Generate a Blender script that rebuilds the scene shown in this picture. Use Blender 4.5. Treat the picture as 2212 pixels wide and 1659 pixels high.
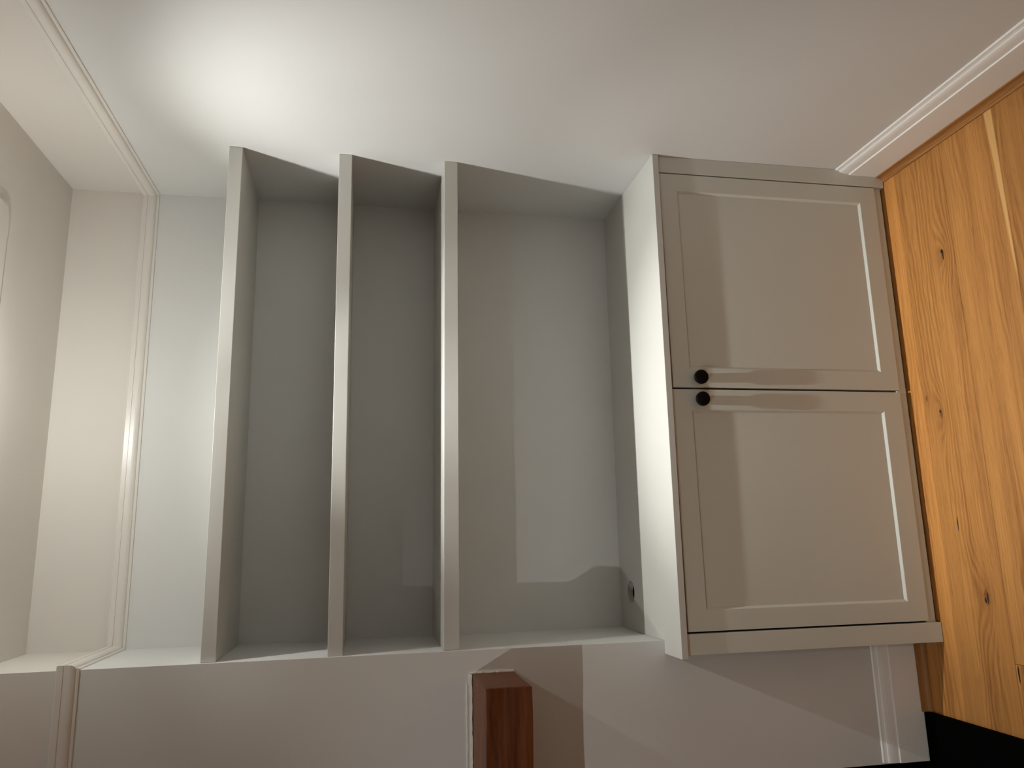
import bpy, bmesh, math, random
from mathutils import Matrix, Vector

random.seed(7)
sc = bpy.context.scene
for o in list(bpy.data.objects):
    bpy.data.objects.remove(o, do_unlink=True)
COL = sc.collection

# ------------------------------------------------------------------ camera
# world: X right along the alcove, Y into the alcove, Z up; the phone was held
# on its side, so the picture's right edge points to the floor.
CAM_POS = (0.26506, -1.96409, 1.50555)
RIGHT = Vector((-0.02279838, -0.18420257, -0.98262386))
DOWN = Vector((-0.97926096, 0.20203551, -0.0151532))
FWD = Vector((0.20131617, 0.96189972, -0.18498847))
cd = bpy.data.cameras.new('camera')
cd.sensor_fit = 'HORIZONTAL'
cd.sensor_width = 36.0
cd.lens = 1641.47 / 2212.0 * 36.0
cd.clip_start = 0.02
cam = bpy.data.objects.new('camera', cd)
COL.objects.link(cam)
m = Matrix((RIGHT, -DOWN, -FWD)).transposed().to_4x4()
m.translation = Vector(CAM_POS)
cam.matrix_world = m
sc.camera = cam

# ------------------------------------------------------------------ world, exposure
w = bpy.data.worlds.new('night')
sc.world = w
w.use_nodes = True
w.node_tree.nodes['Background'].inputs[0].default_value = (0.010, 0.009, 0.008, 1)
w.node_tree.nodes['Background'].inputs[1].default_value = 1.0
sc.view_settings.view_transform = 'Standard'
sc.view_settings.look = 'None'
sc.view_settings.exposure = 0.25
sc.view_settings.gamma = 1.0
sc.view_settings.use_curve_mapping = False

sc.cycles.use_light_tree = False
sc.cycles.max_bounces = 6
sc.cycles.diffuse_bounces = 4
sc.cycles.glossy_bounces = 2
sc.cycles.transmission_bounces = 1

# ceiling lamps: position of the light source, then its beams (watts, full angle, blend); angle 360 = bare glow
LAMP_COL = (0.985, 0.985, 0.95)
LAMPS = [
    (0.632, -0.239, 2.312, [(86.0, 40, 1.0), (38.0, 60, 0.6), (6.3, 132, 0.4), (6.0, 360, 0)],
     'white ceiling spotlight on the board directly above the alcove', (0, 0, -1)),
    (0.46, -0.260, 2.312, [(27.0, 66, 1.0)], 'added white ceiling spotlight on the board, brightening the right wall', (0.86, 0.0, -0.95)),  # unseen second head, added to brighten the right wall
    (-0.68, -1.65, 2.362, [(25.0, 142, 0.5)], 'white ceiling spotlight left of the camera', (0, 0, -1)),
    (0.637, -3.05, 2.362, [(28.0, 130, 0.6)], 'white ceiling spotlight behind the camera by the right wall', (0, 0, -1)),
    (-0.68, -3.05, 2.362, [(14.0, 96, 0.8)], 'added white fill spotlight on the ceiling behind and left of the camera', (0, 0, -1)),  # no such lamp known; added for soft fill from the room
]

# ------------------------------------------------------------------ measures
W, D = 1.32, 0.339            # alcove width and depth
ZC = 2.382                    # ceiling
ZR = 2.138                    # underside of the picture rail
YC, YW = -0.1027, -0.1115     # cabinet front, worktop front
YS = 0.012                    # shelf fronts
XLEFT, YFRONT = -3.2, -4.2    # rest of the room


# ------------------------------------------------------------------ node helpers
class S:
    """a node socket that takes arithmetic"""
    def __init__(s, nt, sock): s.nt, s.k = nt, sock
    def _m(s, op, *a):
        n = s.nt.nodes.new('ShaderNodeMath'); n.operation = op
        for i, v in enumerate((s,) + a):
            if isinstance(v, S): s.nt.links.new(v.k, n.inputs[i])
            else: n.inputs[i].default_value = float(v)
        return S(s.nt, n.outputs[0])
    def __add__(s, o): return s._m('ADD', o)
    __radd__ = __add__
    def __mul__(s, o): return s._m('MULTIPLY', o)
    __rmul__ = __mul__
    def __sub__(s, o): return s._m('SUBTRACT', o)
    def __rsub__(s, o): return (s * -1.0) + o
    def __neg__(s): return s * -1.0
    def __truediv__(s, o): return s._m('DIVIDE', o)
    def exp(s): return s._m('EXPONENT')
    def sin(s): return s._m('SINE')
    def abs(s): return s._m('ABSOLUTE')
    def max(s, o): return s._m('MAXIMUM', o)
    def min(s, o): return s._m('MINIMUM', o)
    def smooth(s, a, b):
        n = s.nt.nodes.new('ShaderNodeMapRange'); n.interpolation_type = 'SMOOTHSTEP'
        s.nt.links.new(s.k, n.inputs[0])
        n.inputs[1].default_value, n.inputs[2].default_value = min(a, b), max(a, b)
        n.inputs[3].default_value, n.inputs[4].default_value = (0, 1) if a < b else (1, 0)
        return S(s.nt, n.outputs[0])


def new_mat(name):
    mt = bpy.data.materials.new(name); mt.use_nodes = True
    return mt, mt.node_tree, mt.node_tree.nodes['Principled BSDF']


def position(nt):
    g = nt.nodes.new('ShaderNodeNewGeometry')
    sp = nt.nodes.new('ShaderNodeSeparateXYZ')
    nt.links.new(g.outputs['Position'], sp.inputs[0])
    return [S(nt, sp.outputs[i]) for i in range(3)]


def noise(nt, x, y, z, detail=3.0, rough=0.55):
    c = nt.nodes.new('ShaderNodeCombineXYZ')
    for i, v in enumerate((x, y, z)):
        if isinstance(v, S): nt.links.new(v.k, c.inputs[i])
        else: c.inputs[i].default_value = float(v)
    n = nt.nodes.new('ShaderNodeTexNoise')
    n.inputs['Scale'].default_value = 1.0
    n.inputs['Detail'].default_value = detail
    n.inputs['Roughness'].default_value = rough
    nt.links.new(c.outputs[0], n.inputs['Vector'])
    return S(nt, n.outputs[0])


def mix(nt, f, a, b, mode='MIX'):
    n = nt.nodes.new('ShaderNodeMix'); n.data_type = 'RGBA'; n.blend_type = mode
    def put(i, v):
        if isinstance(v, S): nt.links.new(v.k, n.inputs[i])
        elif hasattr(v, 'is_linked'): nt.links.new(v, n.inputs[i])
        elif isinstance(v, (int, float)): n.inputs[i].default_value = v
        else: n.inputs[i].default_value = (*v, 1)
    put(0, f); put(6, a); put(7, b)
    return n.outputs[2]


def bump(nt, bsdf, h, strength, dist):
    b = nt.nodes.new('ShaderNodeBump')
    b.inputs['Strength'].default_value = strength
    b.inputs['Distance'].default_value = dist
    nt.links.new(h.k, b.inputs['Height'])
    nt.links.new(b.outputs[0], bsdf.inputs['Normal'])


def paint(name, col, rough, spec=0.35):
    """brushed or rolled paint: a faint cloudy unevenness of tone and sheen"""
    mt, nt, b = new_mat(name)
    x, y, z = position(nt)
    n2 = noise(nt, x * 4.0, y * 4.0, z * 4.0, 1.0)
    c = mix(nt, n2, tuple(v * 0.97 for v in col), tuple(min(v * 1.03, 1) for v in col))
    nt.links.new(c, b.inputs['Base Color'])
    r = n2 * 0.12 + (rough - 0.06)
    nt.links.new(r.k, b.inputs['Roughness'])
    b.inputs['Specular IOR Level'].default_value = spec
    return mt


def wood(name, light, dark, deep, knots=(), cracks=(), rough=0.5, fibre=190.0, sap=None, axis='X', tone=False):
    mt, nt, b = new_mat(name)
    x, y, z = position(nt)
    if axis == 'Y':
        x, y = y, x
    oi = nt.nodes.new('ShaderNodeObjectInfo')
    r = S(nt, oi.outputs['Random'])
    ring = y * 1.0
    core = None
    halo = None
    for kx, ky, sx, rad, amp in knots:
        dx = (x - kx) * sx; dy = y - ky
        d2 = dx * dx + dy * dy
        ring = ring + (d2 * (-1.0 / (rad * rad * 9.0))).exp() * amp
        c = (d2 * (-1.0 / (rad * rad))).exp()
        h = (d2 * (-1.0 / (rad * rad * 5.0))).exp()
        core = c if core is None else core.max(c)
        halo = h if halo is None else halo.max(h)
    wob = noise(nt, x * 1.6 + r * 31.0, y * 9.0 + r * 17.0, z * 9.0, 2.0)
    wob2 = noise(nt, x * 9.0 + r * 11.0, y * 30.0, z * 30.0, 2.0)
    ring = ring + z * 0.8 + wob * 0.075 + wob2 * 0.010
    ln = (ring * 430.0 + wob2 * 5.0).sin() * 0.5 + 0.5
    fade = noise(nt, x * 1.1 + r * 13.0, y * 16.0, z * 16.0, 1.0).smooth(0.42, 0.62)
    fib = noise(nt, x * 4.0 + r * 40.0, (y + ring * 0.25) * fibre, z * fibre, 5.0, 0.7)
    por = noise(nt, x * 13.0 + r * 23.0, y * 520.0, z * 520.0, 2.0).smooth(0.54, 0.72)
    big = noise(nt, x * 0.5 + r * 50.0, y * 24.0, z * 24.0, 2.0)
    if halo is not None: fade = fade.max(halo)
    f = ln * fade * 0.34 + fib * 1.15 + big * 0.9 - 0.62
    f = f.max(0.0).min(1.0)
    c = mix(nt, f, light, dark)
    c = mix(nt, por * 0.38, c, deep)
    if tone:
        a = nt.nodes.new('ShaderNodeAttribute'); a.attribute_type = 'OBJECT'; a.attribute_name = 'tone'
        t = S(nt, a.outputs['Fac'])
        c = mix(nt, 1.0, c, t * 0.30 + 1.0, 'MULTIPLY')
    if sap:
        x0, y0, x1, y1, low, high, scol = sap
        edge = (x - x0) * ((y1 - y0) / (x1 - x0)) + y0
        ms = (edge - y + (wob2 - 0.5) * 0.006).smooth(-0.003, 0.003) * y.smooth(low - 0.001, low) * x.smooth(x1 - 0.05, x1 + 0.02)
        c = mix(nt, ms * 0.85, c, scol)
    if core is not None:
        c = mix(nt, halo * 0.35, c, dark)
        jag = noise(nt, x * 90.0, y * 210.0, 0.0, 3.0, 0.7)
        c = mix(nt, ((core + jag * 1.3) - 1.15).smooth(0.0, 0.5) * 0.75, c, deep)
    if cracks: jag = noise(nt, x * 90.0, y * 260.0, 1.7, 3.0, 0.7)
    for kx, ky, lx, ly in cracks:
        dx = (x - kx) / lx; dy = (y - ky) / ly
        q = (dx * dx + dy * dy) + (jag - 0.5) * 2.4
        c = mix(nt, q.smooth(1.1, 0.5), c, (0.008, 0.005, 0.003))
    nt.links.new(c, b.inputs['Base Color'])
    b.inputs['Roughness'].default_value = rough
    b.inputs['Specular IOR Level'].default_value = 0.3
    bump(nt, b, fib - por * 0.6, 0.10, 0.001)
    return mt


def plain(name, col, rough, spec=0.5, metal=0.0):
    mt, nt, b = new_mat(name)
    x, y, z = position(nt)
    n = noise(nt, x * 90.0, y * 90.0, z * 90.0, 3.0)
    nt.links.new(mix(nt, n, tuple(v * 0.85 for v in col), tuple(v * 1.1 for v in col)), b.inputs['Base Color'])
    b.inputs['Roughness'].default_value = rough
    b.inputs['Specular IOR Level'].default_value = spec
    b.inputs['Metallic'].default_value = metal
    return mt


M = {}
M['wall'] = paint('wall_emulsion', (0.718, 0.720, 0.703), 0.75, 0.25)
M['white'] = paint('ceiling_white', (0.735, 0.70, 0.645), 0.8, 0.2)
M['rail'] = paint('rail_gloss', (0.76, 0.73, 0.675), 0.30, 0.5)
M['skirt'] = paint('skirting_satin', (0.88, 0.87, 0.84), 0.38, 0.5)
M['unit'] = paint('cabinet_eggshell', (0.635, 0.655, 0.605), 0.50, 0.4)  # same paint as the shelves, lightened to make up for dim light
M['shelf'] = paint('shelf_eggshell', (0.585, 0.58, 0.54), 0.42, 0.45)  # same paint as the cabinet, darkened against the strong lamp light
M['inside'] = plain('carcass_inside', (0.03, 0.025, 0.02), 0.7, 0.2)  # near-black stands in for shade behind the door gaps; floor base shares it
M['caulk'] = plain('raw_plaster', (0.84, 0.80, 0.73), 0.9, 0.1)
M['black'] = plain('knob_black', (0.003, 0.003, 0.003), 0.35, 0.12)
M['slate'] = plain('black_slate', (0.0016, 0.0016, 0.0016), 0.8, 0.02)
M['firebox'] = plain('firebox_black', (0.006, 0.0055, 0.005), 0.9, 0.1)  # near-black lining of the fireplace opening
KNOTS = [(0.991, -0.288, 0.50, 0.0095, 0.040), (0.569, -0.204, 0.34, 0.0085, 0.040),
         (0.619, -0.159, 0.40, 0.0055, 0.012), (0.101, -0.271, 0.45, 0.013, 0.045)]
CRACKS = [(0.998, -0.286, 0.006, 0.004), (0.985, -0.2885, 0.013, 0.0022), (0.098, -0.274, 0.018, 0.0018), (0.093, -0.266, 0.007, 0.0035),
          (0.282, -0.209, 0.021, 0.0018), (-0.069, -0.3345, 0.021, 0.0024), (0.577, -0.2015, 0.005, 0.003)]
M['oak'] = wood('oak_floor', (0.60, 0.280, 0.076), (0.25, 0.095, 0.022), (0.09, 0.034, 0.009), KNOTS, CRACKS,
                sap=(1.29, -0.484, 0.86, -0.5035, -0.507, 0, (0.66, 0.38, 0.14)), tone=True)
M['scotia'] = wood('oak_scotia', (0.46, 0.215, 0.070), (0.25, 0.105, 0.030), (0.09, 0.035, 0.01), axis='Y', rough=0.35)
M['scotia_x'] = wood('oak_scotia_front', (0.46, 0.215, 0.070), (0.25, 0.105, 0.030), (0.09, 0.035, 0.01), rough=0.35)
M['beam'] = wood('dark_oak_beam', (0.205, 0.062, 0.016), (0.066, 0.016, 0.0035), (0.020, 0.007, 0.003), rough=0.42, fibre=120.0)
mt, nt, b = new_mat('lamp_glass')
b.inputs['Base Color'].default_value = (0.9, 0.88, 0.82, 1)
b.inputs['Emission Color'].default_value = (*LAMP_COL, 1)
b.inputs['Emission Strength'].default_value = 6.0
M['lens'] = mt


# ------------------------------------------------------------------ mesh helpers
def put(name, verts, faces, mats, parent=None, loc=None, bevel=0.0, seg=2, smooth=False, fmat=None):
    """one mesh object; verts in world space, origin at loc (or at the parent's origin)"""
    if parent is not None:
        origin = Vector((0, 0, 0)); p = parent
        while p is not None:
            origin += p.location; p = p.parent
        loc = (0, 0, 0)
    else:
        if loc is None:
            xs = [v[0] for v in verts]; ys = [v[1] for v in verts]; zs = [v[2] for v in verts]
            loc = ((min(xs) + max(xs)) / 2, (min(ys) + max(ys)) / 2, min(zs))
        origin = Vector(loc)
    me = bpy.data.meshes.new(name)
    me.from_pydata([tuple(Vector(v) - origin) for v in verts], [], faces)
    mats = mats if isinstance(mats, (list, tuple)) else [mats]
    for q in mats: me.materials.append(q)
    if fmat: 
        for p_, i in zip(me.polygons, fmat): p_.material_index = i
    bm = bmesh.new(); bm.from_mesh(me)
    bmesh.ops.remove_doubles(bm, verts=bm.verts, dist=1e-6)
    bmesh.ops.recalc_face_normals(bm, faces=bm.faces)
    bm.to_mesh(me); bm.free()
    if smooth:
        for p_ in me.polygons: p_.use_smooth = True
    o = bpy.data.objects.new(name, me)
    COL.objects.link(o)
    o.location = loc
    o.parent = parent
    if bevel:
        md = o.modifiers.new('bevel', 'BEVEL'); md.width = bevel; md.segments = seg
        md.limit_method = 'ANGLE'; md.angle_limit = math.radians(35)
        md.harden_normals = False
    return o


BOXF = [(0, 3, 2, 1), (4, 5, 6, 7), (0, 1, 5, 4), (1, 2, 6, 5), (2, 3, 7, 6), (3, 0, 4, 7)]


def boxes(lst):
    vs, fs = [], []
    for x0, x1, y0, y1, z0, z1 in lst:
        k = len(vs)
        vs += [(x0, y0, z0), (x1, y0, z0), (x1, y1, z0), (x0, y1, z0), (x0, y0, z1), (x1, y0, z1), (x1, y1, z1), (x0, y1, z1)]
        fs += [tuple(i + k for i in f) for f in BOXF]
    return vs, fs


def box(name, b6, mats, parent=None, bevel=0.0, **k):
    v, f = boxes([b6])
    return put(name, v, f, mats, parent, bevel=bevel, **k)


def empty(name, loc, label=None, cat=None, group=None):
    o = bpy.data.objects.new(name, None)
    o.empty_display_size = 0.05
    o.location = loc
    COL.objects.link(o)
    return tag(o, label, cat, group)


def tag(o, label=None, cat=None, group=None, kind=None):
    if label: o['label'] = label
    if cat: o['category'] = cat
    if group: o['group'] = group
    if kind: o['kind'] = kind
    return o


def struct(o, label, cat):
    return tag(o, label, cat, kind='structure')


def lathe(profile, centre, axis, n=32):
    """profile of (radius, height) turned about an axis vector"""
    a = Vector(axis).normalized()
    u = a.orthogonal().normalized(); v = a.cross(u)
    vs, fs = [], []
    for r, h in profile:
        for i in range(n):
            t = 2 * math.pi * i / n
            vs.append(tuple(Vector(centre) + a * h + (u * math.cos(t) + v * math.sin(t)) * max(r, 1e-5)))
    for j in range(len(profile) - 1):
        for i in range(n):
            fs.append((j * n + i, j * n + (i + 1) % n, (j + 1) * n + (i + 1) % n, (j + 1) * n + i))
    fs.append(tuple(range(n))[::-1]); fs.append(tuple(range((len(profile) - 1) * n, len(profile) * n)))
    return vs, fs


def sweep(profile, path, i0, i1):
    """profile of (offset into the room, z) along one leg of a plan path, mitred at its corners"""
    def normal(k):
        d = (Vector(path[k + 1]) - Vector(path[k])).normalized()
        return Vector((-d.y, d.x))
    def mitre(k):
        ns = []
        if k > 0: ns.append(normal(k - 1))
        if k < len(path) - 1: ns.append(normal(k))
        if len(ns) == 1: return ns[0]
        s = ns[0] + ns[1]
        return s / (1 + ns[0].dot(ns[1]))
    vs = []
    for k in (i0, i1):
        mm = mitre(k)
        for p, z in profile:
            q = Vector(path[k]) + mm * p
            vs.append((q.x, q.y, z))
    n = len(profile)
    fs = [(i, (i + 1) % n, n + (i + 1) % n, n + i) for i in range(n)]
    fs.append(tuple(range(n))); fs.append(tuple(range(n, 2 * n)))
    return vs, fs


def arc(cx, cy, r, a0, a1, n):
    return [(cx + r * math.cos(math.radians(a0 + (a1 - a0) * i / n)), cy + r * math.sin(math.radians(a0 + (a1 - a0) * i / n))) for i in range(n + 1)]


# ------------------------------------------------------------------ room shell
ZS = 2.155   # paint line, hidden behind the picture rail


def wall(name, plan, label):
    v, f = boxes([(*q[:4], q[4], q[5]) for q in plan])
    fm = []
    for q in plan: fm += [1 if q[4] >= ZS - 1e-6 else 0] * 6
    return struct(put(name, v, f, [M['wall'], M['white']], fmat=fm), label, 'wall')


wall('wall_right', [(W, W + 0.12, YFRONT, D, -0.02, ZS), (W, W + 0.12, YFRONT, D, ZS, ZC)],
     'plain grey-white side wall to the right of the alcove shelves')
wall('wall_back', [(XLEFT, W + 0.12, D, D + 0.12, -0.02, ZS), (XLEFT, W + 0.12, D, D + 0.12, ZS, ZC)],
     'grey-white back wall of the alcove behind the shelves')
XF0, XF1 = -1.45, -0.3405     # fireplace opening
wall('wall_chimney', [(XF1, 0, 0, D, -0.02, ZS), (XF0, XF1, 0, D, 0.85, ZS), (-1.85, XF0, 0, D, -0.02, ZS), (-1.85, 0, 0, D, ZS, ZC)],
     'grey-white chimney breast carrying the wooden mantel beam')
wall('wall_left', [(XLEFT - 0.12, XLEFT, YFRONT, D, -0.02, ZS), (XLEFT - 0.12, XLEFT, YFRONT, D, ZS, ZC)],
     'grey-white wall at the far left of the room, out of view')
wall('wall_front', [(XLEFT, W, YFRONT - 0.12, YFRONT, -0.02, ZS), (XLEFT, W, YFRONT - 0.12, YFRONT, ZS, ZC)],
     'grey-white wall behind the camera, out of view')
v, f = boxes([(XF0, XF1, D - 0.02, D - 0.002, 0, 0.85), (XF0, XF0 + 0.01, 0.03, D - 0.02, 0, 0.85),
              (XF1 - 0.004, XF1, 0.002, D - 0.02, 0, 0.85)])
struct(put('wall_fireplace', v, f, M['firebox']), 'black lining inside the fireplace opening', 'fireplace')
struct(box('ceiling', (XLEFT - 0.12, W + 0.12, YFRONT - 0.12, D + 0.12, ZC, ZC + 0.1), M['white']),
       'white ceiling above the picture rail', 'ceiling')

# shallow round-cornered board on the ceiling over the alcove
pl = []
for (cx, cy, a0) in ((1.065, -0.058, 0), (0.21, -0.058, 90), (0.21, -0.452, 180), (1.065, -0.452, 270)):
    pl += arc(cx, cy, 0.03, a0, a0 + 90, 6)
n = len(pl)
vs = [(x, y, ZC) for x, y in pl] + [(x, y, ZC - 0.005) for x, y in pl]
fs = [tuple(range(n)), tuple(range(n, 2 * n))] + [(i, (i + 1) % n, n + (i + 1) % n, n + i) for i in range(n)]
struct(put('trim_5', vs, fs, M['white'], bevel=0.001, seg=1), 'shallow white round-cornered board fixed to the ceiling', 'ceiling board')

# floor: a base under single oak boards running left to right
floor = struct(box('floor', (XLEFT - 0.1, W + 0.1, YFRONT - 0.1, D + 0.1, -0.05, -0.0165), M['inside']),
               'warm brown oak plank floor', 'floor')
PW = 0.18
row = 0
y1 = 0.393
while y1 > YFRONT:
    y0 = y1 - PW
    if abs(y1 - 0.033) < 1e-6: cuts = [XLEFT, -0.9, W]; tones = [0.0, 0.75]
    elif abs(y1 + 0.147) < 1e-6: cuts = [XLEFT, -1.05, W]; tones = [0.1, 0.0]
    elif abs(y1 + 0.327) < 1e-6: cuts = [XLEFT, -1.95, -0.048, W]; tones = [0.2, 0.2, -0.12]
    elif abs(y1 + 0.507) < 1e-6: cuts = [XLEFT, -0.6, W]; tones = [0.0, -0.45]
    else:
        c = random.uniform(-0.8, 0.6); cuts = [XLEFT, c - 1.8, c, W] if c - 1.8 > XLEFT + 0.2 else [XLEFT, c, W]
        tones = [random.uniform(-0.35, 0.4) for _ in cuts]
    for k in range(len(cuts) - 1):
        x0, x1 = cuts[k], cuts[k + 1]
        g = 0.0003
        o = box('floor_board', (x0 + g, x1 - g, max(y0, YFRONT) + g, min(y1, D) - g, -0.016, 0.0), M['oak'], floor, bevel=0.0012, seg=1)
        o['tone'] = tones[k]
    y1 = y0; row += 1

# picture rail, mitred round the alcove
RAIL = [(0, ZR), (0.0035, ZR + 0.0005), (0.0045, ZR + 0.004), (0.004, ZR + 0.007)] + \
       [(0.004 + 0.0085 * math.sin(math.radians(a)), ZR + 0.0075 + 0.012 * (1 - math.cos(math.radians(a)))) for a in (10, 30, 50, 70, 90)] + \
       [(0.0125, ZR + 0.028), (0.0108, ZR + 0.0285), (0.0108, ZR + 0.0305), (0.0125, ZR + 0.031), (0.0125, ZR + 0.043), (0.010, ZR + 0.046), (0, ZR + 0.047)]
PATH = [(W, YFRONT), (W, D), (0, D), (0, 0), (-1.85, 0), (-1.85, D), (XLEFT, D)]
for i, lab in enumerate(['white picture rail moulding high on the right wall', 'white picture rail moulding high on the alcove back wall',
                         'short white picture rail return on the side of the chimney breast', 'white picture rail moulding across the chimney breast']):
    v, f = sweep(RAIL, PATH, i, i + 1)
    struct(put('trim_%d' % (i + 1), v, f, M['rail']), lab, 'picture rail')

# skirting boards: flat face, ledge, ovolo, step
SK = [(0, 0.0), (0.016, 0.0), (0.016, 0.112), (0.0155, 0.1135), (0.0125, 0.114)] + \
     [(0.0062 + 0.0063 * math.cos(math.radians(a)), 0.1145 + 0.030 * math.sin(math.radians(a))) for a in (0, 18, 36, 54, 72, 88)] + \
     [(0.0060, 0.1455), (0.0045, 0.1500), (0.0040, 0.1545), (0.0015, 0.157), (0, 0.157)]
v, f = sweep(SK, [(W, YFRONT), (W, YC)], 0, 1)
struct(put('baseboard_right', v, f, M['skirt']), 'white moulded skirting board along the right wall', 'skirting board')
SK2 = [(p, z - 0.008 if z > 0.05 else z) for p, z in SK]
v, f = sweep(SK2, [(0.0, 0.0), (-0.3365, 0.0)], 0, 1)
struct(put('baseboard_chimney', v, f, M['skirt']), 'short white skirting board on the chimney breast beside the cabinet', 'skirting board')
# oak scotia bead at the foot of the skirting
SCO = [(0.0161, 0.0), (0.0320, 0.0), (0.0320, 0.004)] + [(0.0320 - 0.0125 * math.sin(math.radians(a)), 0.0225 - 0.0185 * math.cos(math.radians(a))) for a in (12, 30, 50, 70, 88)] + [(0.0195, 0.026), (0.0161, 0.026)]
v, f = sweep(SCO, [(W, YFRONT), (W, YC - 0.0005)], 0, 1)
struct(put('trim_6', v, f, M['scotia']), 'oak scotia bead where the floor meets the right skirting', 'scotia bead')
v, f = sweep([(p, z) for p, z in SCO], [(0.0, 0.0), (-0.213, 0.0)], 0, 1)
struct(put('trim_7', v, f, M['scotia_x']), 'short dark oak scotia bead below the chimney breast skirting', 'scotia bead')

# ------------------------------------------------------------------ hearth
vs, fs = boxes([(-1.60, -0.2135, -0.50, -0.0165, 0.0, 0.0205), (XF0 + 0.012, XF1 - 0.005, -0.0165, D - 0.022, 0.0, 0.0205)])
tag(put('hearth_slab', vs, fs, M['slate'], bevel=0.002), 'black slate hearth slab on the oak floor below the mantel beam', 'hearth')

# ------------------------------------------------------------------ shelves
SHELVES = [((1.8838, 1.8491), (1.8838, 1.8494), 'top grey painted floating shelf, nearest the ceiling'),
           ((1.5942, 1.5583), (1.5955, 1.5606), 'middle grey painted floating shelf of the three in the alcove'),
           ((1.3136, 1.2738), (1.3054, 1.2680), 'lowest grey painted floating shelf, next above the cabinet worktop')]
for (lt, lb), (rt, rb), lab in SHELVES:
    x0, x1, y0, y1 = 0.0003, W - 0.0003, YS, D - 0.0003
    vs = [(x0, y0, lb), (x1, y0, rb), (x1, y1, rb), (x0, y1, lb), (x0, y0, lt), (x1, y0, rt), (x1, y1, rt), (x0, y1, lt)]
    o = put('floating_shelf', vs, BOXF, M['shelf'], bevel=0.0012)
    tag(o, lab, 'shelf', 'floating shelves in the alcove')

# ------------------------------------------------------------------ worktop with its cable hole
def ztop(x): return 0.7402 - (0.7402 - 0.7331) * x / W


WT = 0.0178
xw = -0.0319
outer = [(W - 0.0003, D - 0.0003), (0.0003, D - 0.0003), (0.0003, -0.0003), (xw, -0.0003), (xw, YW), (W - 0.0003, YW)]
HX, HY, HR = 0.109, 0.245, 0.0305
bm = bmesh.new()
org = Vector((W / 2, 0.1, 0.72))
def ring_edges(pts):
    vv = [bm.verts.new(Vector((x, y, ztop(x))) - org) for x, y in pts]
    return [bm.edges.new((vv[i], vv[(i + 1) % len(vv)])) for i in range(len(vv))]
ed = ring_edges(outer) + ring_edges([(HX + HR * math.cos(2 * math.pi * i / 40), HY + HR * math.sin(2 * math.pi * i / 40)) for i in range(40)])
bmesh.ops.triangle_fill(bm, use_beauty=True, edges=ed)
top_faces = list(bm.faces)
ret = bmesh.ops.extrude_face_region(bm, geom=top_faces)
for e in ret['geom']:
    if isinstance(e, bmesh.types.BMVert): e.co.z -= WT
bmesh.ops.recalc_face_normals(bm, faces=bm.faces)
me = bpy.data.meshes.new('worktop'); bm.to_mesh(me); bm.free()
me.materials.append(M['shelf'])
worktop = bpy.data.objects.new('worktop', me); COL.objects.link(worktop); worktop.location = org
md = worktop.modifiers.new('bevel', 'BEVEL'); md.width = 0.0012; md.segments = 2; md.limit_method = 'ANGLE'; md.angle_limit = math.radians(60)
tag(worktop, 'brightly lit pale grey worktop over the cabinet with a round cable hole at one end', 'worktop')

# ------------------------------------------------------------------ base cabinet
cab = empty('alcove_cabinet', (W / 2, 0.1, 0.0), 'grey two-door shaker cabinet built into the alcove under the worktop', 'cabinet')
def zu(x): return ztop(x) - WT - 0.0003


def unit_box(name, x0, x1, y0, y1, z0, mat, parent, bevel=0.0012, top=None):
    za, zb = (zu(x0), zu(x1)) if top is None else (top, top)
    vs = [(x0, y0, z0), (x1, y0, z0), (x1, y1, z0), (x0, y1, z0), (x0, y0, za), (x1, y0, zb), (x1, y1, zb), (x0, y1, za)]
    return put(name, vs, BOXF, mat, parent, bevel=bevel)


XL1, XL2, XR1 = -0.0246, 0.0259, 1.2712
unit_box('face_stile', XL1, XL2, YC, YC + 0.02, 0.001, M['unit'], cab)
# right stile against the wall
zr = zu(W)
prof = [(XR1, 0.003), (W - 0.0003, 0.003), (W - 0.0003, zr), (XR1, zu(XR1))]
n = len(prof)
vs = [(x, YC, z) for x, z in prof] + [(x, YC + 0.02, z) for x, z in prof]
fs = [tuple(range(n)), tuple(range(n, 2 * n))] + [(i, (i + 1) % n, n + (i + 1) % n, n + i) for i in range(n)]
put('face_stile', vs, fs, M['unit'], cab, bevel=0.0008)
YB = YC + 0.021
v, f = boxes([(0.002, 0.020, YB, D - 0.002, 0.05, 0.70), (W - 0.020, W - 0.002, YB, D - 0.002, 0.05, 0.70),
              (0.020, W - 0.020, YB, D - 0.002, 0.05, 0.066), (0.020, W - 0.020, D - 0.010, D - 0.002, 0.066, 0.70)])
put('carcass', v, f, M['inside'], cab)
box('bottom_rail', (XL2, XR1, YC + 0.013, YC + 0.020, 0.0065, 0.0345), M['unit'], cab, bevel=0.0006)


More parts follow.
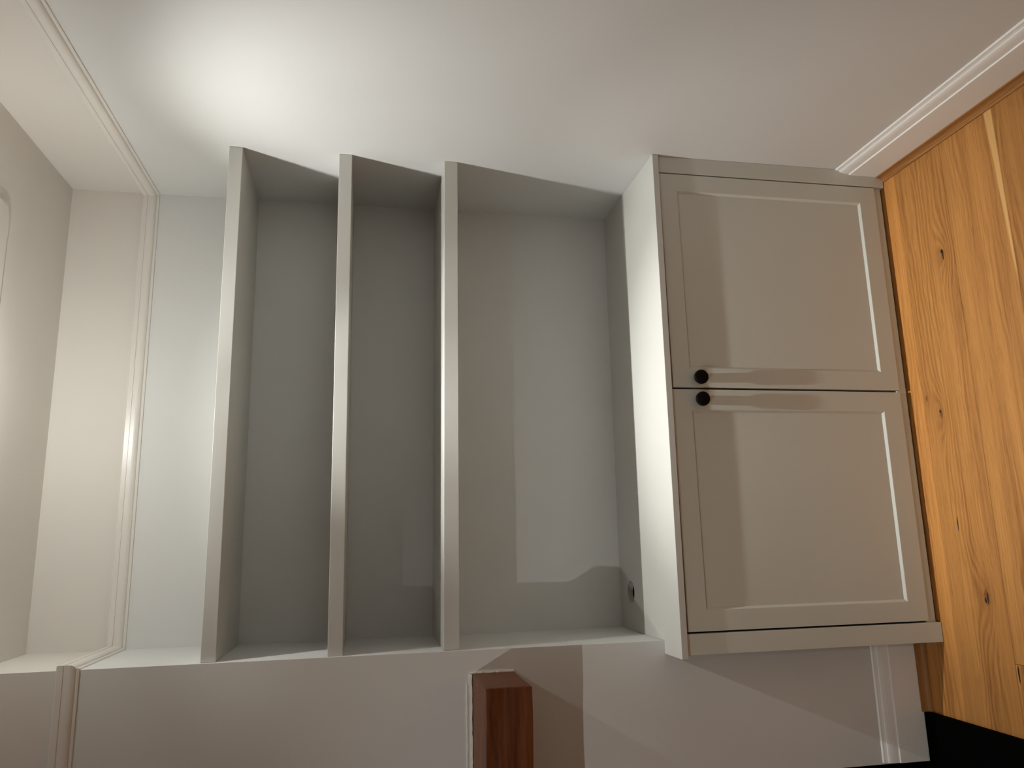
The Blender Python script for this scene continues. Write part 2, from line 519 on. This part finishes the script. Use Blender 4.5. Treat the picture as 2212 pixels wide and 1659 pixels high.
def door(x0, x1, px0, px1, pz0, pz1, knob_x):
    z0 = 0.0365
    t = 0.020
    rec, ch = 0.0055, 0.0060
    ym = YC + rec
    zt = min(zu(x0), zu(x1)) - 0.003
    # frame: outer rectangle, opening with a chamfered inner edge, panel set behind it
    O = [(x0, z0), (x1, z0), (x1, zt), (x0, zt)]
    I = [(px0, pz0), (px1, pz0), (px1, pz1), (px0, pz1)]
    J = [(px0 + ch, pz0 + ch), (px1 - ch, pz0 + ch), (px1 - ch, pz1 - ch * 0.5), (px0 + ch, pz1 - ch * 0.5)]
    vs = [(x, YC, z) for x, z in O] + [(x, YC, z) for x, z in I] + [(x, YC + t, z) for x, z in O] + [(x, YC + t, z) for x, z in J] + [(x, ym, z) for x, z in J]
    fs = []
    for i in range(4):
        j = (i + 1) % 4
        fs += [(i, j, 4 + j, 4 + i), (8 + i, 12 + i, 12 + j, 8 + j), (i, 8 + i, 8 + j, j), (4 + i, 4 + j, 16 + j, 16 + i), (16 + i, 16 + j, 12 + j, 12 + i)]
    d = put('door', vs, fs, M['unit'], cab, bevel=0.0007)
    box('door_panel', (px0 + ch, px1 - ch, ym, YC + t - 0.001, pz0 + ch, pz1 - ch * 0.5), M['unit'], d)
    kz = 0.6385
    kn = [(0.0125, 0.0), (0.0125, 0.0115), (0.0178, 0.0122), (0.0190, 0.0135), (0.0190, 0.0205), (0.0182, 0.0222), (0.0165, 0.0228), (0.0, 0.0228)]
    v, f = lathe(kn, (knob_x, YC, kz), (0, -1, 0), 40)
    k = put('knob', v, f, M['black'], d)
    for p_ in k.data.polygons: p_.use_smooth = len(p_.vertices) == 4
    k.modifiers.new('edge', 'EDGE_SPLIT').split_angle = math.radians(40)
    k['label'] = 'round black cupboard knob'
    return d


door(0.6534, XR1 - 0.0038, 0.7055, 1.2170, 0.0885, 0.6625, 0.6785)
door(XL2 + 0.0050, 0.6480, 0.0818, 0.5930, 0.0930, 0.6635, 0.6195)

# ------------------------------------------------------------------ mantel beam with rough plaster round its back edge
mx0, mx1, my0, my1, mz0, mz1 = -1.62, -0.0545, -0.2065, -0.0004, 1.1390, 1.2442
mantel = empty('mantel_beam', ((mx0 + mx1) / 2, my1, mz0), 'dark reddish-brown oak mantel beam fixed to the chimney breast', 'mantel')
NX, NS = 60, 6
vs, fs = [], []
def beam_ring(x, i):
    pts = []
    for s in range(4 * NS):
        e, t = divmod(s, NS); t /= NS
        c = [(my1, mz0), (my0, mz0), (my0, mz1), (my1, mz1)]
        a, bb = c[e], c[(e + 1) % 4]
        y = a[0] + (bb[0] - a[0]) * t; z = a[1] + (bb[1] - a[1]) * t
        wv = 0.0014 * math.sin(x * 9.0 + s * 0.9) + 0.0009 * math.sin(x * 23.0 + s * 2.3)
        if y < my1 - 0.001:
            y += wv; z += wv * 0.7
        pts.append((x, y, z))
    return pts
for i in range(NX + 1):
    x = mx1 + (mx0 - mx1) * i / NX
    vs += beam_ring(x, i)
R = 4 * NS
for i in range(NX):
    for s in range(R):
        fs.append((i * R + s, i * R + (s + 1) % R, (i + 1) * R + (s + 1) % R, (i + 1) * R + s))
fs.append(tuple(range(R))); fs.append(tuple(range(NX * R, (NX + 1) * R)))
put('beam', vs, fs, M['beam'], mantel, bevel=0.0022)


def ragged(name, x0, x1, z0, z1, d, jit, nseg, vertical=False):
    vs, fs = [], []
    for i in range(nseg + 1):
        t = i / nseg
        j = lambda: random.uniform(-jit, jit)
        if not vertical:
            x = x0 + (x1 - x0) * t
            a, c = (x, z0 + j()), (x, z1 + j())
        else:
            z = z0 + (z1 - z0) * t
            a, c = (x0 + j(), z), (x1 + j(), z)
        dd = d * random.uniform(0.6, 1.0)
        vs += [(a[0], -0.0002, a[1]), (a[0], -dd, a[1] + (0 if vertical else 0.0006)), (c[0], -dd * 0.8, c[1]), (c[0], -0.0002, c[1])]
    for i in range(nseg):
        k = 4 * i
        for s in range(4):
            fs.append((k + s, k + (s + 1) % 4, k + 4 + (s + 1) % 4, k + 4 + s))
    fs += [(0, 1, 2, 3), (4 * nseg, 4 * nseg + 1, 4 * nseg + 2, 4 * nseg + 3)]
    o = put(name, vs, fs, M['caulk'], mantel)
    return o


o = ragged('plaster_edge', mx0, mx1 - 0.001, mz1 + 0.0015, mz1 + 0.0075, 0.007, 0.0009, 150)
o['label'] = 'rough pale plaster edge behind the beam'
ragged('plaster_edge', mx0, mx1 - 0.022, mz1 + 0.0125, mz1 + 0.0165, 0.003, 0.0009, 130)
ragged('plaster_edge', mx1 + 0.0004, mx1 + 0.0045, mz0 + 0.002, mz1 + 0.007, 0.005, 0.0007, 40, True)

# ------------------------------------------------------------------ ceiling spotlights
for x, y, z, beams, lab, aim in LAMPS:
    zc = ZC - (0.005 if y > -0.4 else 0.0)
    t = empty('ceiling_spotlight', (x, y, zc), lab, 'spotlight', 'ceiling spotlights out of view')
    h = zc - z - 0.012
    v, f = lathe([(0.040, 0.0), (0.040, h * 0.9), (0.037, h), (0.031, h), (0.030, h - 0.003), (0.030, 0.0)], (x, y, zc), (0, 0, -1), 40)
    put('spotlight_body', v, f, M['white'], t)
    v, f = lathe([(0.029, h - 0.006), (0.029, h - 0.002), (0.0, h - 0.002)], (x, y, zc), (0, 0, -1), 32)
    put('lens', v, f, M['lens'], t)
    for pw, ang, bl in beams:
        ld = bpy.data.lights.new('beam', 'POINT' if ang == 360 else 'SPOT')
        ld.energy = pw; ld.color = LAMP_COL
        if ang != 360:
            ld.spot_size = math.radians(ang); ld.spot_blend = bl
        ld.shadow_soft_size = 0.009
        lo = bpy.data.objects.new('beam', ld); COL.objects.link(lo)
        lo.parent = t; lo.location = (0, 0, z - zc)
        lo.rotation_euler = Vector(aim).to_track_quat('-Z', 'Y').to_euler()
